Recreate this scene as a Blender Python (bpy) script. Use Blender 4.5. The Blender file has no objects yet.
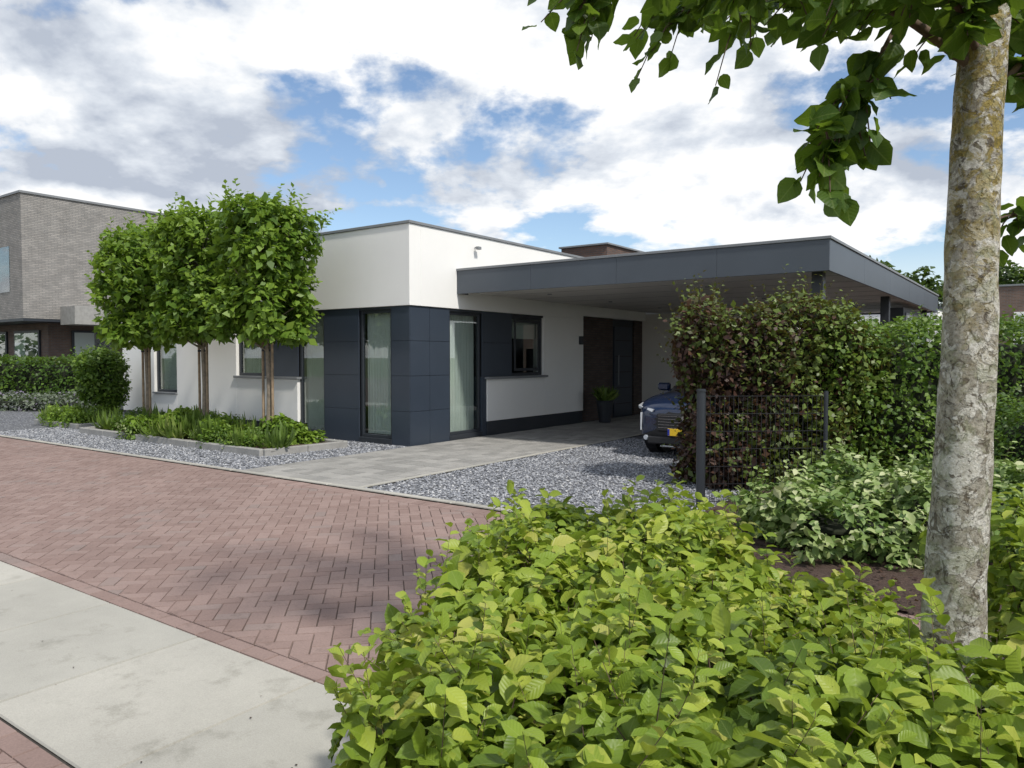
import bpy, bmesh, math, random
import numpy as np
from mathutils import Vector, Matrix
random.seed(4); R=np.random.default_rng(7)
S=bpy.context.scene
S.view_settings.view_transform='Standard'; S.view_settings.look='None'; S.view_settings.exposure=0
HC=(-1.81,13.3,0.0); HR=math.radians(-35.7)
ca,sa=math.cos(HR),math.sin(HR)
def L2W(x,y,z=0): return (HC[0]+ca*x-sa*y, HC[1]+sa*x+ca*y, z)

# ---------------------------------------------------------------- materials
class NT:
    def __init__(s,m):
        m.use_nodes=True; s.m=m; s.t=m.node_tree; s.n=s.t.nodes; s.l=s.t.links
        s.b=s.n.get('Principled BSDF'); s.out=s.n.get('Material Output')
        s.tc=None
    def co(s):
        if not s.tc: s.tc=s.n.new('ShaderNodeTexCoord')
        return s.tc.outputs['Object']
    def link(s,a,b): s.l.new(a,b)
    def noise(s,scale,detail=4,rough=.6,vec=None,dist=0):
        n=s.n.new('ShaderNodeTexNoise'); n.inputs['Scale'].default_value=scale
        n.inputs['Detail'].default_value=detail; n.inputs['Roughness'].default_value=rough; n.inputs['Distortion'].default_value=dist
        s.link(vec or s.co(),n.inputs['Vector']); return n.outputs['Fac']
    def math(s,op,a,b=None,clamp=False):
        n=s.n.new('ShaderNodeMath'); n.operation=op; n.use_clamp=clamp
        for i,v in enumerate((a,b)):
            if v is None: continue
            if isinstance(v,(int,float)): n.inputs[i].default_value=v
            else: s.link(v,n.inputs[i])
        return n.outputs[0]
    def ramp(s,fac,stops):
        n=s.n.new('ShaderNodeValToRGB'); e=n.color_ramp.elements
        while len(e)<len(stops): e.new(.5)
        for i,(p,c) in enumerate(stops):
            e[i].position=p; e[i].color=(*c,1) if len(c)==3 else c
        s.link(fac,n.inputs[0]); return n.outputs[0]
    def mix(s,f,a,b,mode='MIX'):
        n=s.n.new('ShaderNodeMix'); n.data_type='RGBA'; n.blend_type=mode
        for inp,v in ((n.inputs[0],f),(n.inputs[6],a),(n.inputs[7],b)):
            if isinstance(v,(int,float)): inp.default_value=v
            elif isinstance(v,tuple): inp.default_value=(*v,1)
            else: s.link(v,inp)
        return n.outputs[2]
    def bump(s,h,strength=.3,dist=.01):
        n=s.n.new('ShaderNodeBump'); n.inputs['Strength'].default_value=strength; n.inputs['Distance'].default_value=dist
        s.link(h,n.inputs['Height']); s.link(n.outputs[0],s.b.inputs['Normal'])
    def col(s,c):
        if isinstance(c,tuple): s.b.inputs['Base Color'].default_value=(*c,1)
        else: s.link(c,s.b.inputs['Base Color'])
    def rough(s,v): s.b.inputs['Roughness'].default_value=v
    def spec(s,v): s.b.inputs['Specular IOR Level'].default_value=v
def M(name): return NT(bpy.data.materials.new(name))
def sc(c,k): return tuple(x*k for x in c)
def simple(name,c,rough=.6,var=.12,scale=3,bs=0,bscale=80,metal=0,spec=.5):
    m=M(name); f=m.noise(scale,6)
    m.col(m.ramp(f,[(.3,sc(c,1-var)),(.7,sc(c,1+var))])); m.rough(rough); m.b.inputs['Metallic'].default_value=metal; m.spec(spec)
    if bs: m.bump(m.noise(bscale,3),bs,.004)
    return m.m
def render_mat(name,c):
    m=M(name); f=m.noise(.8,7,.65)
    m.col(m.ramp(f,[(.3,sc(c,.955)),(.65,c)])); m.rough(.9); m.spec(.2); m.bump(m.noise(260,2),.3,.002); return m.m
white=render_mat('white_render',(.85,.845,.82))
white2=render_mat('offwhite_render',(.72,.69,.64))  # beige off-white of the storage walls
anth=simple('anthracite_panel',(.034,.046,.066),.36,.08,1.5)
anthd=simple('anthracite_trim',(.028,.033,.041),.42,.1,2)
fascia=simple('fascia_metal',(.066,.080,.098),.42,.08,1.2)
roofm=simple('roof_felt',(.09,.09,.09),.9,.2,3)
trimm=simple('roof_trim_zinc',(.20,.21,.22),.45,.1,2)
soffit=simple('soffit',(.60,.58,.54),.7,.05,2)
dark=simple('interior_dark',(.03,.03,.032),.9)
black=simple('black_plastic',(.012,.012,.014),.5)
wood=simple('stake_wood',(.27,.20,.13),.85,.3,12,.4,60)
stone=simple('edging_concrete',(.30,.295,.28),.9,.15,8,.3,120)
def brickwall(name,c1,c2,mortar,bw=.21,bh=.06,ms=.01):
    m=M(name); sx=m.n.new('ShaderNodeSeparateXYZ'); m.link(m.co(),sx.inputs[0])
    cb=m.n.new('ShaderNodeCombineXYZ'); m.link(m.math('ADD',sx.outputs[0],sx.outputs[1]),cb.inputs[0]); m.link(sx.outputs[2],cb.inputs[1])
    b=m.n.new('ShaderNodeTexBrick'); b.inputs['Scale'].default_value=1; b.inputs['Brick Width'].default_value=bw; b.inputs['Row Height'].default_value=bh
    b.inputs['Mortar Size'].default_value=ms; b.inputs['Color1'].default_value=(*c1,1); b.inputs['Color2'].default_value=(*c2,1); b.inputs['Mortar'].default_value=(*mortar,1)
    b.inputs['Bias'].default_value=0
    m.link(cb.outputs[0],b.inputs['Vector'])
    n=m.ramp(m.noise(2.5,6),[(.3,(.8,.8,.8)),(.7,(1.1,1.1,1.1))])
    m.col(m.mix(1.0,b.outputs['Color'],n,'MULTIPLY')); m.rough(.85); m.bump(m.math('SUBTRACT',1.0,b.outputs['Fac']),.6,.008); return m.m
br_dark=brickwall('dark_brick',(.075,.048,.040),(.12,.085,.07),(.06,.06,.06))
br_chim=brickwall('chimney_brick',(.15,.085,.062),(.10,.06,.048),(.09,.08,.075))
br_grey=brickwall('grey_brick',(.34,.32,.295),(.25,.24,.225),(.20,.195,.19))
br_red=brickwall('red_brown_brick',(.20,.12,.09),(.14,.09,.07),(.15,.14,.13))
def glassmat(name,tint=(.88,.92,.90)):
    m=M(name); t=m.n.new('ShaderNodeBsdfTransparent'); t.inputs[0].default_value=(*tint,1)
    g=m.n.new('ShaderNodeBsdfGlossy'); g.inputs['Roughness'].default_value=.012
    lw=m.n.new('ShaderNodeLayerWeight'); lw.inputs[0].default_value=.5
    f=m.math('ADD',m.math('MULTIPLY',m.math('POWER',lw.outputs['Facing'],3.0),.75),.09,True)
    x=m.n.new('ShaderNodeMixShader'); m.link(f,x.inputs[0]); m.link(t.outputs[0],x.inputs[1]); m.link(g.outputs[0],x.inputs[2])
    m.link(x.outputs[0],m.out.inputs[0]); return m.m
glass=glassmat('window_glass')
def curtain_mat():
    m=M('sheer_curtain'); f=m.noise(1.2,4)
    m.col(m.ramp(f,[(.3,(.66,.69,.67)),(.7,(.84,.86,.84))])); m.rough(.9)
    t=m.n.new('ShaderNodeBsdfTranslucent'); t.inputs[0].default_value=(.8,.82,.8,1)
    x=m.n.new('ShaderNodeMixShader'); x.inputs[0].default_value=.15; m.link(m.b.outputs[0],x.inputs[1]); m.link(t.outputs[0],x.inputs[2]); m.link(x.outputs[0],m.out.inputs[0])
    return m.m
curtain=curtain_mat()
def leafmat(name,stops,trans=.3,tcol=(.25,.4,.04),rough=.45,veins=True):
    m=M(name); a=m.n.new('ShaderNodeAttribute'); a.attribute_name='rnd'
    c=m.ramp(a.outputs['Fac'],stops)
    if veins:
        uv=m.n.new('ShaderNodeUVMap'); sx=m.n.new('ShaderNodeSeparateXYZ'); m.link(uv.outputs[0],sx.inputs[0])
        au=m.math('ABSOLUTE',m.math('SUBTRACT',sx.outputs[0],.5))
        fr=m.math('FRACT',m.math('SUBTRACT',m.math('MULTIPLY',sx.outputs[1],7.0),m.math('MULTIPLY',au,4.5)))
        tri=m.math('ABSOLUTE',m.math('SUBTRACT',fr,.5))
        line=m.math('GREATER_THAN',tri,.46); mid=m.math('LESS_THAN',au,.025)
        v=m.math('MULTIPLY',m.math('MAXIMUM',m.math('MULTIPLY',line,.45),mid),.22)
        c=m.mix(v,c,(.40,.48,.15)); m.bump(tri,.35,.003)
    m.col(c); m.rough(rough); m.spec(.35)
    t=m.n.new('ShaderNodeBsdfTranslucent'); m.link(m.mix(.6,c,tcol),t.inputs[0])
    x=m.n.new('ShaderNodeMixShader'); x.inputs[0].default_value=trans
    m.link(m.b.outputs[0],x.inputs[1]); m.link(t.outputs[0],x.inputs[2]); m.link(x.outputs[0],m.out.inputs[0]); return m.m
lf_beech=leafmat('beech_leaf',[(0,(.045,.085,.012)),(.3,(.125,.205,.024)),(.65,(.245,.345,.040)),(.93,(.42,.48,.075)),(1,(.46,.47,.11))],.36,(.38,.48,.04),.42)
lf_top=leafmat('linden_leaf',[(0,(.022,.055,.010)),(.6,(.06,.12,.018)),(1,(.13,.21,.03))],.45,(.28,.43,.03))
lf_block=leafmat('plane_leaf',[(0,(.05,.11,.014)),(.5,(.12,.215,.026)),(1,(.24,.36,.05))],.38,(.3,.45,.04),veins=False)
lf_purple=leafmat('copper_beech_leaf',[(0,(.020,.014,.012)),(.35,(.050,.026,.022)),(.56,(.095,.048,.030)),(.64,(.055,.08,.018)),(1,(.13,.19,.032))],.24,(.2,.12,.03),veins=False)
lf_hedge=leafmat('hedge_leaf',[(0,(.028,.065,.010)),(.6,(.075,.145,.020)),(1,(.16,.25,.038))],.28,veins=False)
lf_var=leafmat('variegated_leaf',[(0,(.06,.12,.03)),(.45,(.15,.24,.06)),(.75,(.30,.38,.14)),(1,(.50,.53,.30))],.2,veins=True)
lf_dark=leafmat('distant_leaf',[(0,(.025,.05,.014)),(1,(.075,.12,.03))],.2,veins=False)
lf_grass=leafmat('perennial_leaf',[(0,(.06,.11,.018)),(.6,(.15,.23,.04)),(1,(.36,.38,.14))],.25,veins=False)
lf_lav=leafmat('lavender_leaf',[(0,(.07,.09,.06)),(.7,(.14,.17,.12)),(1,(.22,.18,.28))],.15,veins=False)
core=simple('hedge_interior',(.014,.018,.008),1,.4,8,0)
twig=simple('twig_bark',(.12,.08,.055),.9,.3,30)
def barkmat():
    m=M('lichen_bark'); v=m.co()
    base=m.ramp(m.noise(60,6,.68),[(.34,(.20,.175,.135)),(.5,(.37,.34,.28)),(.66,(.50,.465,.395))])
    fl=m.ramp(m.noise(13,7,.62,v,.9),[(.485,(0,0,0)),(.515,(1,1,1))])
    base=m.mix(m.math('MULTIPLY',fl,.9),base,m.ramp(m.noise(80,5,.65),[(.36,(.52,.49,.42)),(.62,(.76,.74,.68))]))
    dk=m.ramp(m.noise(19,7,.66,v,1.2),[(.395,(1,1,1)),(.425,(0,0,0))])
    base=m.mix(m.math('MULTIPLY',dk,.85),base,(.13,.105,.075))
    pk=m.ramp(m.noise(75,3,.6),[(.30,(1,1,1)),(.36,(0,0,0))])
    base=m.mix(m.math('MULTIPLY',pk,.7),base,(.11,.09,.065))
    sx=m.n.new('ShaderNodeSeparateXYZ'); m.link(v,sx.inputs[0])
    hz=m.math('MULTIPLY',m.math('SUBTRACT',sx.outputs[2],1.45),1.1,True)
    li=m.ramp(m.noise(17,8,.70,None,.7),[(.47,(0,0,0)),(.53,(1,1,1))])
    base=m.mix(m.math('MULTIPLY',li,m.math('ADD',m.math('MULTIPLY',hz,.72),.04)),base,m.ramp(m.noise(90,3,.6),[(.4,(.26,.20,.03)),(.6,(.42,.31,.05))]))
    gl=m.ramp(m.noise(8,8,.68,None,.8),[(.53,(0,0,0)),(.58,(1,1,1))])
    base=m.mix(m.math('MULTIPLY',gl,.45),base,(.28,.30,.17))
    m.col(base); m.rough(.92); m.spec(.2)
    h=m.math('ADD',m.noise(55,8,.72),m.math('MULTIPLY',fl,.30)); h=m.math('SUBTRACT',h,m.math('MULTIPLY',dk,.35)); h=m.math('SUBTRACT',h,m.math('MULTIPLY',pk,.25))
    m.bump(h,1.0,.016); return m.m
bark=barkmat()
bark2=simple('young_bark',(.22,.185,.14),.9,.35,14,.5,50)
def pavermat(name,stops,rough=.85,dirt=(.72,1.06),fine=90,spot=.80,sps=9):
    m=M(name); a=m.n.new('ShaderNodeAttribute'); a.attribute_name='rnd'
    c=m.ramp(a.outputs['Fac'],stops)
    d=m.ramp(m.noise(.7,9,.7),[(.3,(dirt[0],)*3),(.7,(dirt[1],)*3)])
    d2=m.ramp(m.noise(fine,3,.7),[(.3,(.86,.86,.86)),(.7,(1.1,1.1,1.1))])
    sp=m.ramp(m.noise(sps,8,.7),[(.33,(spot,spot,spot*.98)),(.45,(1,1,1))])
    m.col(m.mix(1.0,m.mix(1.0,m.mix(1.0,c,d,'MULTIPLY'),d2,'MULTIPLY'),sp,'MULTIPLY')); m.rough(rough); m.spec(.3); m.bump(m.noise(150,3),.3,.003); return m.m
road_m=pavermat('clinker_brick',[(0,(.240,.168,.148)),(.5,(.270,.194,.172)),(.9,(.295,.215,.192)),(1,(.255,.20,.182))],.85,(.84,1.06))
path_m=pavermat('grey_paver',[(0,(.25,.245,.232)),(1,(.36,.35,.33))],.85,(.80,1.05))
slab_m=pavermat('concrete_slab',[(0,(.370,.362,.325)),(1,(.435,.42,.375))],.9,(.80,1.06),170,.78,3.5)
joint=simple('joint_sand',(.11,.088,.074),1,.3,30,.3)
jointd=simple('slab_joint',(.045,.04,.035),1,.3,30,.3)
def gravelmat():
    m=M('gravel_stone'); v=m.n.new('ShaderNodeTexVoronoi'); v.inputs['Scale'].default_value=32; m.link(m.co(),v.inputs[0])
    sx=m.n.new('ShaderNodeSeparateColor'); m.link(v.outputs['Color'],sx.inputs[0])
    c=m.ramp(sx.outputs[0],[(0,(.09,.095,.11)),(.5,(.20,.21,.235)),(.85,(.32,.33,.35)),(1,(.45,.45,.45))])
    dk=m.ramp(v.outputs['Distance'],[(.25,(1,1,1)),(.7,(.3,.3,.3))])
    m.col(m.mix(1.0,c,dk,'MULTIPLY')); m.rough(.8); m.bump(m.math('SUBTRACT',1.0,v.outputs['Distance']),1.0,.02); return m.m
gravel_m=gravelmat()
m=M('gravel_pebble'); a=m.n.new('ShaderNodeAttribute'); a.attribute_name='rnd'
m.col(m.ramp(a.outputs['Fac'],[(0,(.12,.127,.145)),(.5,(.23,.24,.265)),(.9,(.36,.37,.39)),(1,(.5,.5,.5))])); m.rough(.8); pebble_m=m.m
m=M('mulch_soil'); f=m.noise(45,8,.75,None,1)
m.col(m.ramp(f,[(.3,(.03,.018,.013)),(.5,(.085,.052,.04)),(.68,(.17,.115,.09))])); m.rough(1); m.bump(f,1,.03); mulch_m=m.m
m=M('grass_ground'); f=m.noise(.4,8,.7); g=m.noise(40,5,.8)
m.col(m.mix(1.0,m.ramp(f,[(.3,(.045,.075,.02)),(.7,(.085,.115,.035))]),m.ramp(g,[(.3,(.6,.6,.6)),(.7,(1.3,1.3,1.3))]),'MULTIPLY')); m.rough(1); m.bump(g,.8,.03); grass_m=m.m

# ---------------------------------------------------------------- mesh helpers
def newobj(name,me,parent=None,frame=False,mat=None):
    o=bpy.data.objects.new(name,me); S.collection.objects.link(o)
    if mat: me.materials.append(mat)
    if parent: o.parent=parent
    if frame: o.location=HC; o.rotation_euler=(0,0,HR)
    return o
def empty(name,loc=(0,0,0),rz=0):
    o=bpy.data.objects.new(name,None); S.collection.objects.link(o); o.location=loc; o.rotation_euler=(0,0,rz); return o
def box(name,x0,x1,y0,y1,z0,z1,mat,parent=None,bev=.004,frame=False):
    bm=bmesh.new(); bmesh.ops.create_cube(bm,size=1)
    for v in bm.verts: v.co=Vector(((x0+x1)/2+v.co.x*(x1-x0),(y0+y1)/2+v.co.y*(y1-y0),(z0+z1)/2+v.co.z*(z1-z0)))
    if bev and min(x1-x0,y1-y0,z1-z0)>bev*3: bmesh.ops.bevel(bm,geom=bm.edges[:],offset=bev,segments=1,affect='EDGES')
    me=bpy.data.meshes.new(name); bm.to_mesh(me); bm.free()
    return newobj(name,me,parent,frame,mat)
def npmesh(name,V,F,mat,rnd=None,uv=None,smooth=False,parent=None,frame=False):
    V=np.asarray(V,dtype=np.float32); F=np.asarray(F,dtype=np.int32); k=F.shape[1]
    me=bpy.data.meshes.new(name); me.vertices.add(len(V)); me.vertices.foreach_set('co',V.ravel())
    me.loops.add(F.size); me.loops.foreach_set('vertex_index',F.ravel())
    me.polygons.add(len(F)); me.polygons.foreach_set('loop_start',np.arange(0,F.size,k,dtype=np.int32))
    me.update(calc_edges=True)
    me.polygons.foreach_set('use_smooth',np.full(len(F),bool(smooth)))
    if rnd is not None:
        at=me.attributes.new('rnd','FLOAT','POINT'); at.data.foreach_set('value',np.asarray(rnd,dtype=np.float32))
    if uv is not None:
        ul=me.uv_layers.new(name='UVMap'); ul.data.foreach_set('uv',np.asarray(uv,dtype=np.float32)[F.ravel()].ravel())
    me.validate()
    return newobj(name,me,parent,frame,mat)
def tube(name,pts,rad,mat,seg=8,parent=None,nz=0,smooth=True,frame=False):
    V=[];F=[];pts=[Vector(p) for p in pts]
    for i,p in enumerate(pts):
        d=(pts[min(i+1,len(pts)-1)]-pts[max(i-1,0)]).normalized()
        a=d.cross(Vector((0.13,1,0.07))).normalized(); b=d.cross(a)
        for j in range(seg):
            t=2*math.pi*j/seg; r=rad[i]
            if nz: r*=1+nz*(math.sin(3*t+p.z*4)+.6*math.sin(5*t-p.z*11)+.5*math.sin(2*t+p.z*23)+.35*math.sin(9*t+p.z*37))
            V.append(p+a*math.cos(t)*r+b*math.sin(t)*r)
    for i in range(len(pts)-1):
        for j in range(seg):
            F.append((i*seg+j,i*seg+(j+1)%seg,(i+1)*seg+(j+1)%seg,(i+1)*seg+j))
    return npmesh(name,[tuple(v) for v in V],F,mat,smooth=smooth,parent=parent,frame=frame)
def spline(ps,n):
    ps=[Vector(p) for p in ps]; out=[]
    P=[2*ps[0]-ps[1]]+ps+[2*ps[-1]-ps[-2]]
    for i in range(len(ps)-1):
        p0,p1,p2,p3=P[i:i+4]
        for k in range(n):
            t=k/n; out.append(.5*((2*p1)+(p2-p0)*t+(2*p0-5*p1+4*p2-p3)*t*t+(3*p1-p0-3*p2+p3)*t**3))
    out.append(ps[-1]); return out
def leaf_grid(wr,droop=.18,fold=.16,wave=.03,rows=5,prof=None):
    prof=prof or [.06,.75,1.0,.72,.03]
    V=[];UV=[]
    for i in range(rows):
        t=i/(rows-1); w=prof[i]*wr*.5
        for c in (-1,0,1):
            z=-droop*t*t+ (fold*abs(c)*w*2)+ (wave*math.sin(i*2.6)*abs(c))
            V.append((c*w,t,z)); UV.append((.5+.5*c*prof[i],t))
    F=[]
    for i in range(rows-1):
        for c in range(2):
            a=i*3+c; F.append((a,a+1,a+4,a+3))
    return np.array(V),np.array(F),np.array(UV)
LEAF=leaf_grid(.64,.2,.18,.04); HEART=leaf_grid(.86,.25,.10,.035,6,[.30,.85,1.0,.9,.5,.04])
KITE=(np.array([(0,0,0),(-.33,.45,.08),(0,1,-.1),(.33,.45,.08)]),np.array([(0,3,2,1)]),np.array([(.5,0),(0,.5),(.5,1),(1,.5)]))
BLADE=(np.array([(-.05,0,0),(.05,0,0),(-.06,.4,.12),(.06,.4,.12),(-.045,.75,.08),(.045,.75,.08),(-.005,1,-.08),(.005,1,-.08)]),np.array([(0,1,3,2),(2,3,5,4),(4,5,7,6)]),np.array([(0,0),(1,0),(0,.4),(1,.4),(0,.75),(1,.75),(0,1),(1,1)]))
def unit(a): return a/np.maximum(np.linalg.norm(a,axis=1,keepdims=True),1e-9)
def place(name,T,P,A,N,size,rnd,mat,parent=None,smooth=True):
    tv,tf,tu=T; A=unit(A); Sd=unit(np.cross(A,N)); N=np.cross(Sd,A); n=len(P)
    sz=np.asarray(size).reshape(-1,1,1)
    V=P[:,None,:]+sz*(tv[None,:,0:1]*Sd[:,None,:]+tv[None,:,1:2]*A[:,None,:]+tv[None,:,2:3]*N[:,None,:])
    F=tf[None]+(np.arange(n)*len(tv))[:,None,None]
    return npmesh(name,V.reshape(-1,3),F.reshape(-1,tf.shape[1]),mat,np.repeat(rnd,len(tv)),np.tile(tu,(n,1)),smooth,parent)
def lumpf(p,f,seed):
    r=np.random.default_rng(seed); v=0
    for k in range(5):
        d=r.normal(size=3); d/=np.linalg.norm(d); v=v+np.sin(p@d*f*(1+.45*k)+r.uniform(0,6.3))/(1+.3*k)
    return v/2.4
def sdfbox(p,c,h,rot,r):
    q=p-np.array(c); cr,sr=math.cos(-rot),math.sin(-rot)
    x=q[:,0]*cr-q[:,1]*sr; y=q[:,0]*sr+q[:,1]*cr
    d=np.abs(np.stack([x,y,q[:,2]],1))-(np.array(h)-r)
    return np.linalg.norm(np.maximum(d,0),axis=1)+np.minimum(d.max(axis=1),0)-r
def foliage(name,boxes,n,size,mat,T,band=.22,lump=.06,lf=5,up=.7,gap=None,seed=1,parent=None,zmin=.02,docore=True,colb=0,droop=.2,szv=.3,shoots=0,shl=.16,grad=None):
    r=np.random.default_rng(seed)
    def f(p):
        d=None
        for b in boxes:
            e=sdfbox(p,*b); d=e if d is None else np.minimum(d,e)
        return d+lump*lumpf(p,lf,seed)+lump*.4*lumpf(p,lf*3.1,seed+5)
    cs=np.array([b[0] for b in boxes]); rr=np.array([math.hypot(b[1][0],b[1][1]) for b in boxes]); hz=np.array([b[1][2] for b in boxes])
    lo=np.array([(cs[:,0]-rr).min(),(cs[:,1]-rr).min(),max((cs[:,2]-hz).min(),zmin)])-np.array([.2,.2,0]); hi=np.array([(cs[:,0]+rr).max(),(cs[:,1]+rr).max(),(cs[:,2]+hz).max()])+.2
    acc=[];cnt=0
    while cnt<n:
        p=r.uniform(lo,hi,size=(120000,3)); d=f(p)
        depth=-d; k=(depth>-.02)&(depth<band)&(r.uniform(size=len(p))<np.clip(1-.5*depth/band,0,1))
        if gap is not None: k&=lumpf(p,gap[0],seed+9)>gap[1]
        acc.append(p[k]); cnt+=int(k.sum())
    P=np.concatenate(acc)[:n]; e=.02
    f0=f(P); G=unit(np.stack([f(P+np.array([e,0,0]))-f0,f(P+np.array([0,e,0]))-f0,f(P+np.array([0,0,e]))-f0],1))
    sprig=None
    if shoots:
        near=np.where((f0>-.06)&(G[:,2]>-.2))[0]; near=r.choice(near,shoots)
        k=7; D=unit(G[near]*.6+np.array([0,0,.75])+r.normal(size=(shoots,3))*.35); L=shl*r.uniform(.5,1.3,shoots)
        t=np.linspace(.1,1,k); SP=(P[near][:,None]+D[:,None]*(L[:,None]*t[None])[:,:,None]).reshape(-1,3)
        sgn=np.tile(np.where(np.arange(k)%2,1,-1),shoots)[:,None]; DD=np.repeat(D,k,axis=0); sd=unit(np.cross(DD,np.array([.3,.2,1.0])))
        rot=r.normal(size=sd.shape)*.35
        SA=sd*sgn+DD*.55+rot; SN=unit(DD+r.normal(size=DD.shape)*.3+[0,0,.3])
        sprig=(P[near],D,L)
        SR=np.clip(.72+r.normal(size=len(SP))*.14,0,1)
    N=unit(G*.5+np.array([0,0,up])+r.normal(size=P.shape)*.5); A=G*.55+r.normal(size=P.shape)*.8-np.array([0,0,droop])
    A=A-N*np.sum(A*N,axis=1,keepdims=True)
    rnd=np.clip(.40+.22*lumpf(P,lf*.9,seed+3)+r.normal(size=n)*.2+colb+.35*(-.4+ (1+f0/band)),0,1)  # random tone, with inner shade painted in: deeper leaves get darker
    if grad is not None: rnd=np.clip(rnd+grad(P),0,1)
    sz=size*(1+szv*r.normal(size=n)).clip(.5,1.6)
    if sprig is not None:
        P=np.concatenate([P,SP]);A=np.concatenate([A,SA]);N=np.concatenate([N,SN]);sz=np.concatenate([sz,size*r.uniform(.5,1.0,len(SP))]); rnd=np.concatenate([rnd,SR+ (grad(SP) if grad is not None else 0)]).clip(0,1)
    o=place(name,T,P,A,N,sz,rnd,mat,parent)
    if sprig is not None:
        V=[];F=[]
        for p,d,l in zip(*sprig):
            b=len(V); p=Vector(p)-Vector(d)*.1; q=p+Vector(d)*(l+.1); s1=Vector(d).cross(Vector((.3,.2,1))).normalized()*.0016; s2=s1.cross(Vector(d)).normalized()*.0016
            V+= [tuple(p+s1),tuple(p-s1*.5+s2),tuple(p-s1*.5-s2),tuple(q+s1*.4),tuple(q-s1*.2+s2*.4),tuple(q-s1*.2-s2*.4)]
            F+= [(b,b+1,b+4,b+3),(b+1,b+2,b+5,b+4),(b+2,b,b+3,b+5)]
        npmesh('shoot_stems',V,F,twig,parent=parent or o)
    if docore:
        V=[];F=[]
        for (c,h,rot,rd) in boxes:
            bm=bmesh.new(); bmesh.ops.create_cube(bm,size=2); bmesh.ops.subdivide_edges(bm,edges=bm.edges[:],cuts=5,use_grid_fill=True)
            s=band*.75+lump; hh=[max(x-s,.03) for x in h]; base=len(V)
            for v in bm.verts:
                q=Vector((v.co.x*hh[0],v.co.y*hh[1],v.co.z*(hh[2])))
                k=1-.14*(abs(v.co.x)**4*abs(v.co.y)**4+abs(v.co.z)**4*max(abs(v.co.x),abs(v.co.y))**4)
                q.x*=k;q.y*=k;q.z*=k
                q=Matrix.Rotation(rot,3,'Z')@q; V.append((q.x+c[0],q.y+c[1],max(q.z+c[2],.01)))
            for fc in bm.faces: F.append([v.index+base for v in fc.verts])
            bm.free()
        npmesh('dark_filler',V,F,core,parent=parent or o)  # added near-black solid: stops see-through and stands in for the shaded inside
    return o

# ---------------------------------------------------------------- ground & paving
def sheet(name,poly,z,mat,frame=True):
    me=bpy.data.meshes.new(name); me.from_pydata([(x,y,z) for x,y in poly],[],[tuple(range(len(poly)))]); me.update()
    return newobj(name,me,None,frame,mat)
def rect(x0,x1,y0,y1): return [(x0,y0),(x1,y0),(x1,y1),(x0,y1)]
sheet('ground',rect(-900,900,-900,900),-.02,grass_m)
sheet('road_base',rect(-60,40,-7.36,-3.6),.0,joint)
def pavers(name,quads,zt,mat,bev=.006):
    V=[];F=[];rn=[]
    for q,rv in quads:
        c=np.mean(q,axis=0); b=len(V); q=np.array(q); dz=random.uniform(-.0012,.0012); tx,ty=random.gauss(0,.006),random.gauss(0,.006)
        if np.linalg.norm(q[2]-q[0])>.5: tx=ty=0
        for p in q: V.append((p[0],p[1],zt-.010))
        for p in q:
            d=c-p; d=d/(np.linalg.norm(d)+1e-6)*min(bev*1.4,np.linalg.norm(d)*.5); V.append((p[0]+d[0],p[1]+d[1],zt+dz+(p[0]-c[0])*tx+(p[1]-c[1])*ty))
        F+= [(b+4,b+5,b+6,b+7)]+[(b+i,b+(i+1)%4,b+4+(i+1)%4,b+4+i) for i in range(4)]
        rn+= [rv]*8
    return npmesh(name,V,F,mat,rnd=rn,frame=True)
def clip(poly,y0,y1):
    for sgn,lim in ((1,y0),(-1,-y1)):
        out=[]
        for i in range(len(poly)):
            a=poly[i]; b=poly[(i+1)%len(poly)]; da=sgn*a[1]-lim; db=sgn*b[1]-lim
            if da>=0: out.append(a)
            if (da>=0)!=(db>=0):
                t=da/(da-db); out.append((a[0]+(b[0]-a[0])*t,a[1]+(b[1]-a[1])*t))
        poly=out
        if len(poly)<3: return None
    return poly
def herring(x0,x1,y0,y1,w=.105,j=.0018):
    out=[];c45=math.cos(math.pi/4)
    cx,cy=(x0+x1)/2,(y0+y1)/2
    lim=int(math.hypot(x1-x0,y1-y0)/2/w)+4
    for i in range(-lim,lim):
        for k in range(-lim,lim):
            d=(i-k)%4
            if d==0: r=(i,i+2,k,k+1)
            elif d==3: r=(i,i+1,k,k+2)
            else: continue
            mx=(r[0]+r[1])/2*w; my=(r[2]+r[3])/2*w
            X=cx+(mx-my)*c45; Y=cy+(mx+my)*c45
            if not(x0<X<x1 and y0-.12<Y<y1+.12): continue
            q=[(cx+(a-b)*c45,cy+(a+b)*c45) for (a,b) in ((r[0]*w+j,r[2]*w+j),(r[1]*w-j,r[2]*w+j),(r[1]*w-j,r[3]*w-j),(r[0]*w+j,r[3]*w-j))]
            rv=random.random()
            if min(p[1] for p in q)<y0 or max(p[1] for p in q)>y1:
                q=clip(q,y0,y1)
                if not q: continue
                for s in range(1,len(q)-1,2):
                    t=[q[0],q[s],q[s+1],q[s+2] if s+2<len(q) else q[s+1]]
                    if t[3]==t[2]: t[3]=((t[2][0]+t[0][0])/2,(t[2][1]+t[0][1])/2)
                    out.append((t,rv))
            else: out.append((q,rv))
    return out
def running(x0,x1,y0,y1,w,h,j=.003):
    out=[];r=0;y=y0
    while y<y1-1e-6:
        x=x0-(w/2 if r%2 else 0)
        while x<x1-1e-6:
            a,b=max(x,x0)+j,min(x+w,x1)-j
            if b-a>.02: out.append(([(a,y+j),(b,y+j),(b,min(y+h,y1)-j),(a,min(y+h,y1)-j)],random.random()))
            x+=w
        y+=h; r+=1
    return out
qs=herring(-30,10,-7.25,-3.81)
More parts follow.
